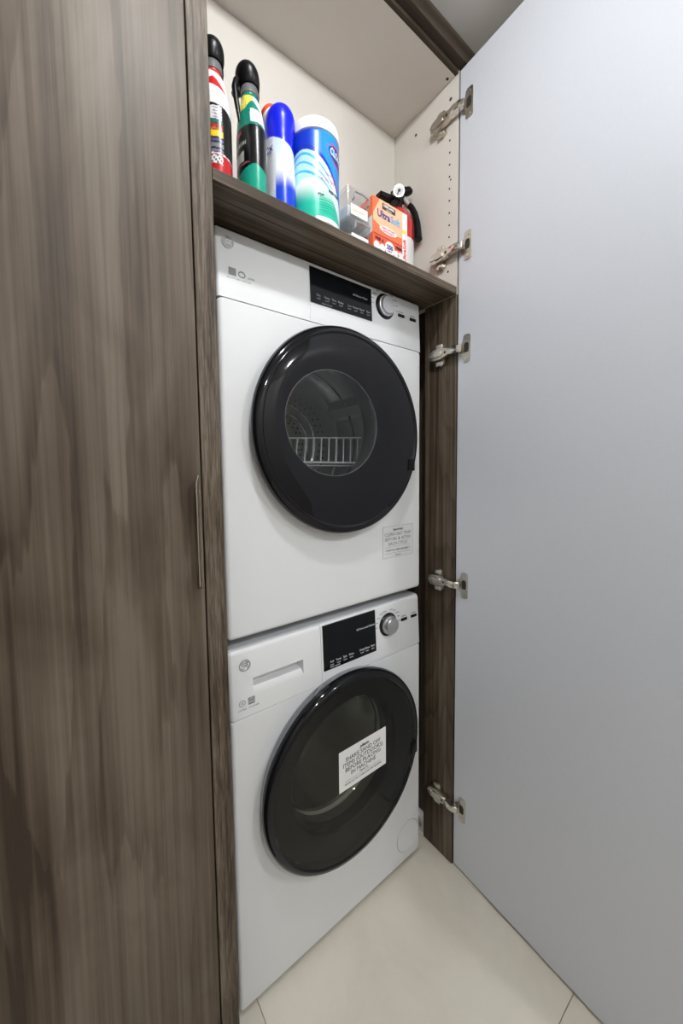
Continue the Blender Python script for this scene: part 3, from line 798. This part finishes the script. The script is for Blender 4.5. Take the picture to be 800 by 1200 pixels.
spray_bottle((.0690, -.020, SH), 'black spray bottle with green and yellow label, between red-labelled bottle and blue cleaner bottle', grn_fn, 1.0, (-.026, .000, -.15))

# blue cleaner bottle with bent neck and orange cap
c = (.1325, -.022, SH); ca = camang(c)
t = thing('cleaner_bottle', 'blue cleaner bottle with bent neck and orange cap beside the wipes canister', 'bottle', c)
keys = [(.024, .030, 0), (.0285, .036, .006), (.0285, .036, .05), (.0272, .034, .10), (.0258, .032, .140), (.0275, .033, .162), (.0298, .035, .182), (.0298, .0345, .194), (.0270, .031, .206), (.0205, .024, .216), (.012, .014, .2215), (.002, .0025, .223)]
P = spline_prof(keys, .0014)
b = NB(); lathe_z(b, c, [(q[0], q[1], q[2], -.002*smoothstep(.175, .23, q[2]), -.004*smoothstep(.175, .23, q[2])) for q in P], 96)
o = obj('bottle_body', b, 'printed', t)
BLU = (.004, .012, .62)
def blue_fn(co):
    z = co.z; s = view_s(Vector((co.x/.0285, co.y/.036, 0)), ca)
    if z > .145-.012*s: return BLU
    if s < -.45:
        if .015 < z < .050 and s > -.6: return (.55, .62, .85)
        return (.62, .64, .70) if int(z/.0028) % 2 and -1.15 < s < -.62 else (.74, .77, .84)
    g = lerp3((.55, .74, .84), (.85, .88, .92), smoothstep(.15, .085, z))
    return lerp3(g, (.006, .05, .60), smoothstep(.085+.01*math.cos(s*2.2), .050, z))
paint(o, blue_fn)
b = NB(); wrap_text(b, '2x', .020, c, ca, -.92, .132, .0285, .036, eps=.0002, bold=.0003); obj('lettering', b, 'navy', t, stuff=True)
b = NB(); cc = Vector((c[0]-.004, c[1]+.016, c[2]+.210)); ax = Vector((-.35, .45, 1)).normalized()
cyl(b, cc-ax*.012, cc+ax*.012, .0235, .0215, 32); obj('neck_ring', b, 'white_plastic', t)
b = NB(); cyl(b, cc+ax*.0122, cc+ax*.024, .0190, .0185, 32); cyl(b, cc+ax*.024, cc+ax*.030, .0185, .013, 32); obj('cap', b, 'orange_cap', t)

# wipes canister
c = (.212, -.030, SH); ca = camang(c); RT = .0525
t = thing('wipes_canister', 'white-lidded disinfecting wipes canister with blue and green label on the shelf', 'canister', c)
b = NB(); lathe_z(b, c, dense([(.048, .048, 0), (RT, RT, .003), (RT, RT, .179), (RT-.001, RT-.001, .182)], .0011), 224, (True, True))
o = obj('canister_body', b, 'printed', t)
def tub_fn(co):
    z = co.z; s = view_s(co, ca)
    if z < .012 and s > .02: return (.80, .82, .80)
    edge = .136-.030*s-.028*s*s                     # lower edge of the blue field
    if z > edge:
        if z < edge+.009: return (.006, .03, .45)
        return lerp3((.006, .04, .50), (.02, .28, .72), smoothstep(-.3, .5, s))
    # water strokes
    for k, (o_, th) in enumerate(((.012, .006), (.026, .005), (.040, .006))):
        zz = edge-o_-.004*math.sin(3*s+k)
        if abs(z-zz) < th/2*(1-.5*abs(s)) and s < .75: return (.05, .45, .72)
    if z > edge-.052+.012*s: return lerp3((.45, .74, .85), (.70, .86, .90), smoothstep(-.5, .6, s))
    if s > .02 and z < .060:
        if .020 < z < .050 and int(z/.0026) % 2 and .15 < s < .95: return (.01, .36, .24)
    return lerp3((.02, .52, .36), (.86, .88, .88), smoothstep(.035, .085, z+.006*s))
paint(o, tub_fn)
b = NB(); lathe_z(b, c, [(RT-.0015, RT-.0015, .1825), (RT+.0012, RT+.0012, .184), (RT+.0012, RT+.0012, .201), (RT-.001, RT-.001, .207), (RT-.006, RT-.006, .2095), (.02, .02, .210)], 64)
obj('lid', b, 'white_plastic', t)
def ell(b, s0, z0, w_, h_, eps, n=36):
    P = []
    cv = b.verts.new((c[0]+(RT+eps)*math.cos(ca+s0), c[1]+(RT+eps)*math.sin(ca+s0), c[2]+z0))
    for i in range(n):
        a = 2*PI*i/n; x, z = w_*math.cos(a), h_*math.sin(a)-.18*w_*math.cos(a)
        P.append(b.verts.new((c[0]+(RT+eps)*math.cos(ca+s0+x/RT), c[1]+(RT+eps)*math.sin(ca+s0+x/RT), c[2]+z0+z)))
    for i in range(n): b.faces.new((cv, P[i], P[(i+1)%n]))
b = NB(); ell(b, 1.12, .145, .033, .0185, .0003); lo = obj('logo', b, 'redprint', t, label='red oval logo at the right of the canister')
b = NB(); ell(b, 1.12, .145, .028, .0150, .0006); obj('logo_field', b, 'navy', lo)
b = NB(); wrap_text(b, 'CLOROX', .020, c, ca, 1.12, .145, RT, RT, eps=.0011, bold=.0006, width=.050, tilt=-.16); obj('logo_lettering', b, 'print_white', lo)
b = NB(); wrap_text(b, 'Disinfecting', .0075, c, ca, .72, .098, RT, RT, width=.030, tilt=-.05); wrap_text(b, 'Kills 99.9%', .010, c, ca, .70, .085, RT, RT, width=.048, tilt=-.05); obj('lettering', b, 'redprint', t, stuff=True)
b = NB(); wrap_text(b, 'FRESH SCENT', .008, c, ca, .88, .066, RT, RT, width=.034, bold=.0004); wrap_text(b, 'Wipes', .008, c, ca, .22, .055, RT, RT, width=.014, bold=.0003); obj('lettering', b, 'print_dark', t, stuff=True)

# two clear storage boxes with wire handles
def clear_box(x0, y0, z0, first, label):
    w_, d_, h_ = .068, .120, .064
    if first:
        n = copy_tree(first); n.location = (x0+w_/2, y0+d_/2, z0); n['label'] = label; return n
    t = thing('storage_box', label, 'box', (x0+w_/2, y0+d_/2, z0), 'clear storage boxes on the shelf')
    b = NB(); o_ = rrect(x0, x0+w_, y0, y0+d_, .006, 4); i_ = rrect(x0+.0018, x0+w_-.0018, y0+.0018, y0+d_-.0018, .005, 4)
    loft(b, [[(p[0], p[1], z0) for p in o_], [(p[0], p[1], z0+h_-.008) for p in o_], [(p[0], p[1], z0+h_-.008) for p in i_], [(p[0], p[1], z0+.002) for p in i_]], True, (True, True))
    obj('tub', b, 'clear', t)
    b = NB(); o2 = rrect(x0-.0015, x0+w_+.0015, y0-.0015, y0+d_+.0015, .007, 4)
    loft(b, [[(p[0], p[1], z0+h_-.0075) for p in o2], [(p[0], p[1], z0+h_-.0010) for p in o2], [(p[0]*.96+.04*(x0+w_/2), p[1]*.96+.04*(y0+d_/2), z0+h_) for p in o2]], True, (True, True))
    obj('lid', b, 'clear', t)
    b = NB(); zt = z0+h_-.016
    tube(b, [(x0+.013, y0-.001, zt-.014), (x0+.013, y0-.008, zt-.012), (x0+.013, y0-.010, zt), (x0+w_/2, y0-.011, zt+.001), (x0+w_-.013, y0-.010, zt), (x0+w_-.013, y0-.008, zt-.012), (x0+w_-.013, y0-.001, zt-.014)], .0022, 8)
    obj('handle', b, 'badge_grey', t, label='grey bail handle')
    b = NB(); box(b, x0+.008, x0+w_-.010, y0-.0012, y0-.0003, z0+.004, z0+.027); lab = obj('label_card', b, 'paper', t, label='white card label')
    b = NB(); text_front(b, 'Laundry', .012, x0+w_/2-.002, y0-.0014, z0+.016, width=.042); obj('lettering', b, 'peach', lab)
    b = NB(); box(b, x0+.006, x0+w_-.006, y0+.008, y0+d_-.010, z0+.0025, z0+.030, .003, 2); obj('contents', b, 'paper', t, label='white contents')
    return t
cb = clear_box(.2820, -.058, SH, None, 'clear plastic storage box with grey handle standing on the walnut shelf, lower of two')
clear_box(.2820, -.056, SH+.0645, cb, 'clear plastic storage box with grey handle stacked on another clear box, upper of two')

# orange carton of dryer sheets
X0, X1, Y0, Y1, H = .3560, .4740, -.058, .020, .137
t = thing('dryer_sheet_carton', 'orange carton of dryer sheets in front of the red extinguisher', 'carton', ((X0+X1)/2, (Y0+Y1)/2, SH))
obj('carton_body', box(NB(), X0, X1, Y0, Y1, SH, SH+H, .0008, 1), 'orange', t)
e = Y0-.0001
b = NB(); prism(b, [(X0+.022, SH+H-.001), (X1-.019, SH+H-.001), (X1-.019, SH+.072), (X0+.040, SH+.068), (X0+.001, SH+.082), (X0+.001, SH+.098)], 1, e-.0003, e); obj('print_panel', b, 'peach', t)
b = NB(); box(b, X0+.001, X1-.019, e-.0003, e, SH+.001, SH+.052); obj('print_panel', b, 'orange_deep', t)
b = NB(); box(b, X0+.001, X1-.019, e-.0006, e-.0004, SH+.052, SH+.0535); obj('print_line', b, 'brown', t)
b = NB(); box(b, X1-.0185, X1-.001, e-.0003, e, SH+.001, SH+H-.001); sp = obj('side_strip', b, 'paper', t, label='white side strip with red lettering')
b = NB(); tb = text_bm('UltraSoft', .015, bold=.0004); merge(b, tb, Matrix.Translation((X1-.010, e-.0005, SH+.045)) @ Matrix.Rotation(PI/2, 4, 'X') @ Matrix.Rotation(PI/2, 4, 'Z')); obj('lettering', b, 'redprint', sp)
b = NB(); box(b, X1-.0185, X1-.006, e-.0006, e-.0004, SH+.086, SH+.094); obj('yellow_patch', b, 'yellow', sp)
b = NB(); box(b, X0+.030, X0+.074, e-.0008, e-.0004, SH+.1165, SH+.1305); nb = obj('name_plate', b, 'brown', t, label='dark brown name plate')
b = NB(); text_front(b, 'KIRKLAND', .0075, X0+.052, e-.0010, SH+.1255, bold=.0003, width=.036); text_front(b, 'Signature', .0050, X0+.052, e-.0010, SH+.1190, shear=.2); obj('lettering', b, 'print_white', nb, stuff=True)
b = NB(); text_front(b, 'Ultra', .0235, X0+.0345, e-.0007, SH+.1020, bold=.0006, width=.042); obj('lettering', b, 'navy', t, stuff=True)
b = NB(); text_front(b, 'Soft', .0235, X0+.0740, e-.0007, SH+.1020, bold=.0006, width=.033); obj('lettering', b, 'sky', t, stuff=True)
b = NB(); prism(b, [(X0+.050+.026*math.cos(a)*(1.15), SH+.071+.0085*math.sin(a)) for a in [2*PI*i/28 for i in range(28)]], 1, e-.0008, e-.0005); ov = obj('oval_print', b, 'paper', t)
b = NB(); text_front(b, 'FABRIC SOFTENER', .006, X0+.050, e-.0010, SH+.0735, width=.044); text_front(b, 'DRYER SHEETS', .0055, X0+.050, e-.0010, SH+.067, width=.034); obj('lettering', b, 'redprint', ov, stuff=True)
for x, r in ((X0+.012, .010), (X0+.030, .009), (X0+.055, .0165), (X0+.078, .009), (X0+.092, .009)):
    b = NB(); prism(b, [(x+r*math.cos(a), SH+(.032 if r > .01 else .026)+r*math.sin(a)) for a in [2*PI*i/24 for i in range(24)]], 1, e-.0008, e-.0004); obj('badge_print', b, 'paper', t)
b = NB(); text_front(b, '250', .014, X0+.055, e-.0010, SH+.034, bold=.0006); text_front(b, 'SHEETS', .0045, X0+.055, e-.0010, SH+.025); obj('lettering', b, 'navy', t, stuff=True)
b = NB(); text_front(b, 'FREE  &', .0085, X0+.020, e-.0010, SH+.0425, bold=.0003); text_front(b, 'FRESH', .0085, X0+.087, e-.0010, SH+.0425, bold=.0003); obj('lettering', b, 'print_dark', t, stuff=True)
b = NB(); box(b, X0-.0004, X0-.0001, Y0+.002, Y1-.002, SH+.055, SH+.092); obj('print_panel', b, 'paper', t)

# fire extinguisher in the corner
c = (.583, .085, SH)
t = thing('fire_extinguisher', 'small red fire extinguisher with black valve and hose in the shelf corner', 'fire extinguisher', c)
q = lambda x, y, z: (c[0]+x, c[1]+y, c[2]+z)
b = NB(); lathe_z(b, c, spline_prof([(.045, .045, 0), (.0495, .0495, .006), (.0495, .0495, .05), (.0500, .0500, .205), (.0475, .0475, .230), (.038, .038, .253), (.022, .022, .268), (.015, .015, .272)], .006), 48)
obj('cylinder', b, 'red', t)
VO = -.0142; q = lambda x, y, z: (c[0]+x, c[1]+y, c[2]+z+VO)
b = NB(); cyl(b, q(0, 0, .2862), q(0, 0, .302), .0165, .0165, 24); box(b, *[v for v in (c[0]-.017, c[0]+.017, c[1]-.018, c[1]+.018)], c[2]+VO+.3022, c[2]+VO+.328, .004, 2)
vb = obj('valve', b, 'black', t)
b = NB()  # carrying handle below, squeeze lever above
prism(b, [(c[0]-.076, c[2]+VO+.288), (c[0]-.076, c[2]+VO+.306), (c[0]-.018, c[2]+VO+.314), (c[0]-.018, c[2]+VO+.302), (c[0]-.055, c[2]+VO+.296)], 1, c[1]-.012, c[1]+.012)
bmesh.ops.bevel(b, geom=b.edges[:], offset=.003, segments=2, affect='EDGES'); obj('carry_handle', b, 'black', t)
b = NB(); tube(b, [q(-.01, .012, .334), q(.008, .004, .338), q(.022, -.006, .344), q(.038, -.016, .348), q(.046, -.020, .347)], [.008, .011, .013, .012, .006], 12); obj('squeeze_lever', b, 'black', t)
b = NB(); tube(b, [q(-.020, -.014, .292), q(-.036, -.016, .276), q(-.052, -.018, .252)], [.009, .008, .006], 10); obj('bracket_strap', b, 'black', t)
gx = Vector(q(-.016, -.024, .318)); gd = Vector((-.55, -.75, -.25)).normalized()
b = NB(); cyl(b, gx-gd*.012, gx+gd*.008, .0160, .0160, 32); g = obj('gauge', b, 'silver', t, label='round pressure gauge')
b = NB(); cyl(b, gx+gd*.0082, gx+gd*.0092, .0122, .0122, 32); obj('gauge_dial', b, 'paper_clear', g)
b = NB(); u, v = frame_of(gd); gg = gx+gd*.0098
cyl(b, gg-gd*.0003, gg+gd*.0008, .0040, .0040, 16); tube(b, [gg, gg+u*.005+v*.009], .0013, 6); obj('gauge_needle', b, 'print_dark', g)
b = NB(); cyl(b, q(.014, -.012, .318), q(.036, -.014, .308), .009, .010, 16); obj('hose_coupling', b, 'silver', t)
b = NB(); tube(b, [q(.034, -.014, .309), q(.042, -.022, .298), q(.045, -.032, .275), q(.046, -.040, .245), q(.046, -.044, .215), q(.045, -.046, .195)], [.0085, .0090, .0095, .010, .0105, .0115], 14); obj('hose', b, 'black', t)
b = NB(); tube(b, [q(.020, .0, .325), q(.042, .02, .345), q(.054, .04, .358)], .0012, 6); obj('pull_pin', b, 'silver', t)
b = NB(); lathe_z(b, c, [(.0505, .0505, .07), (.0505, .0505, .17)], 48, (False, False)); obj('instruction_band', b, 'paper', t)
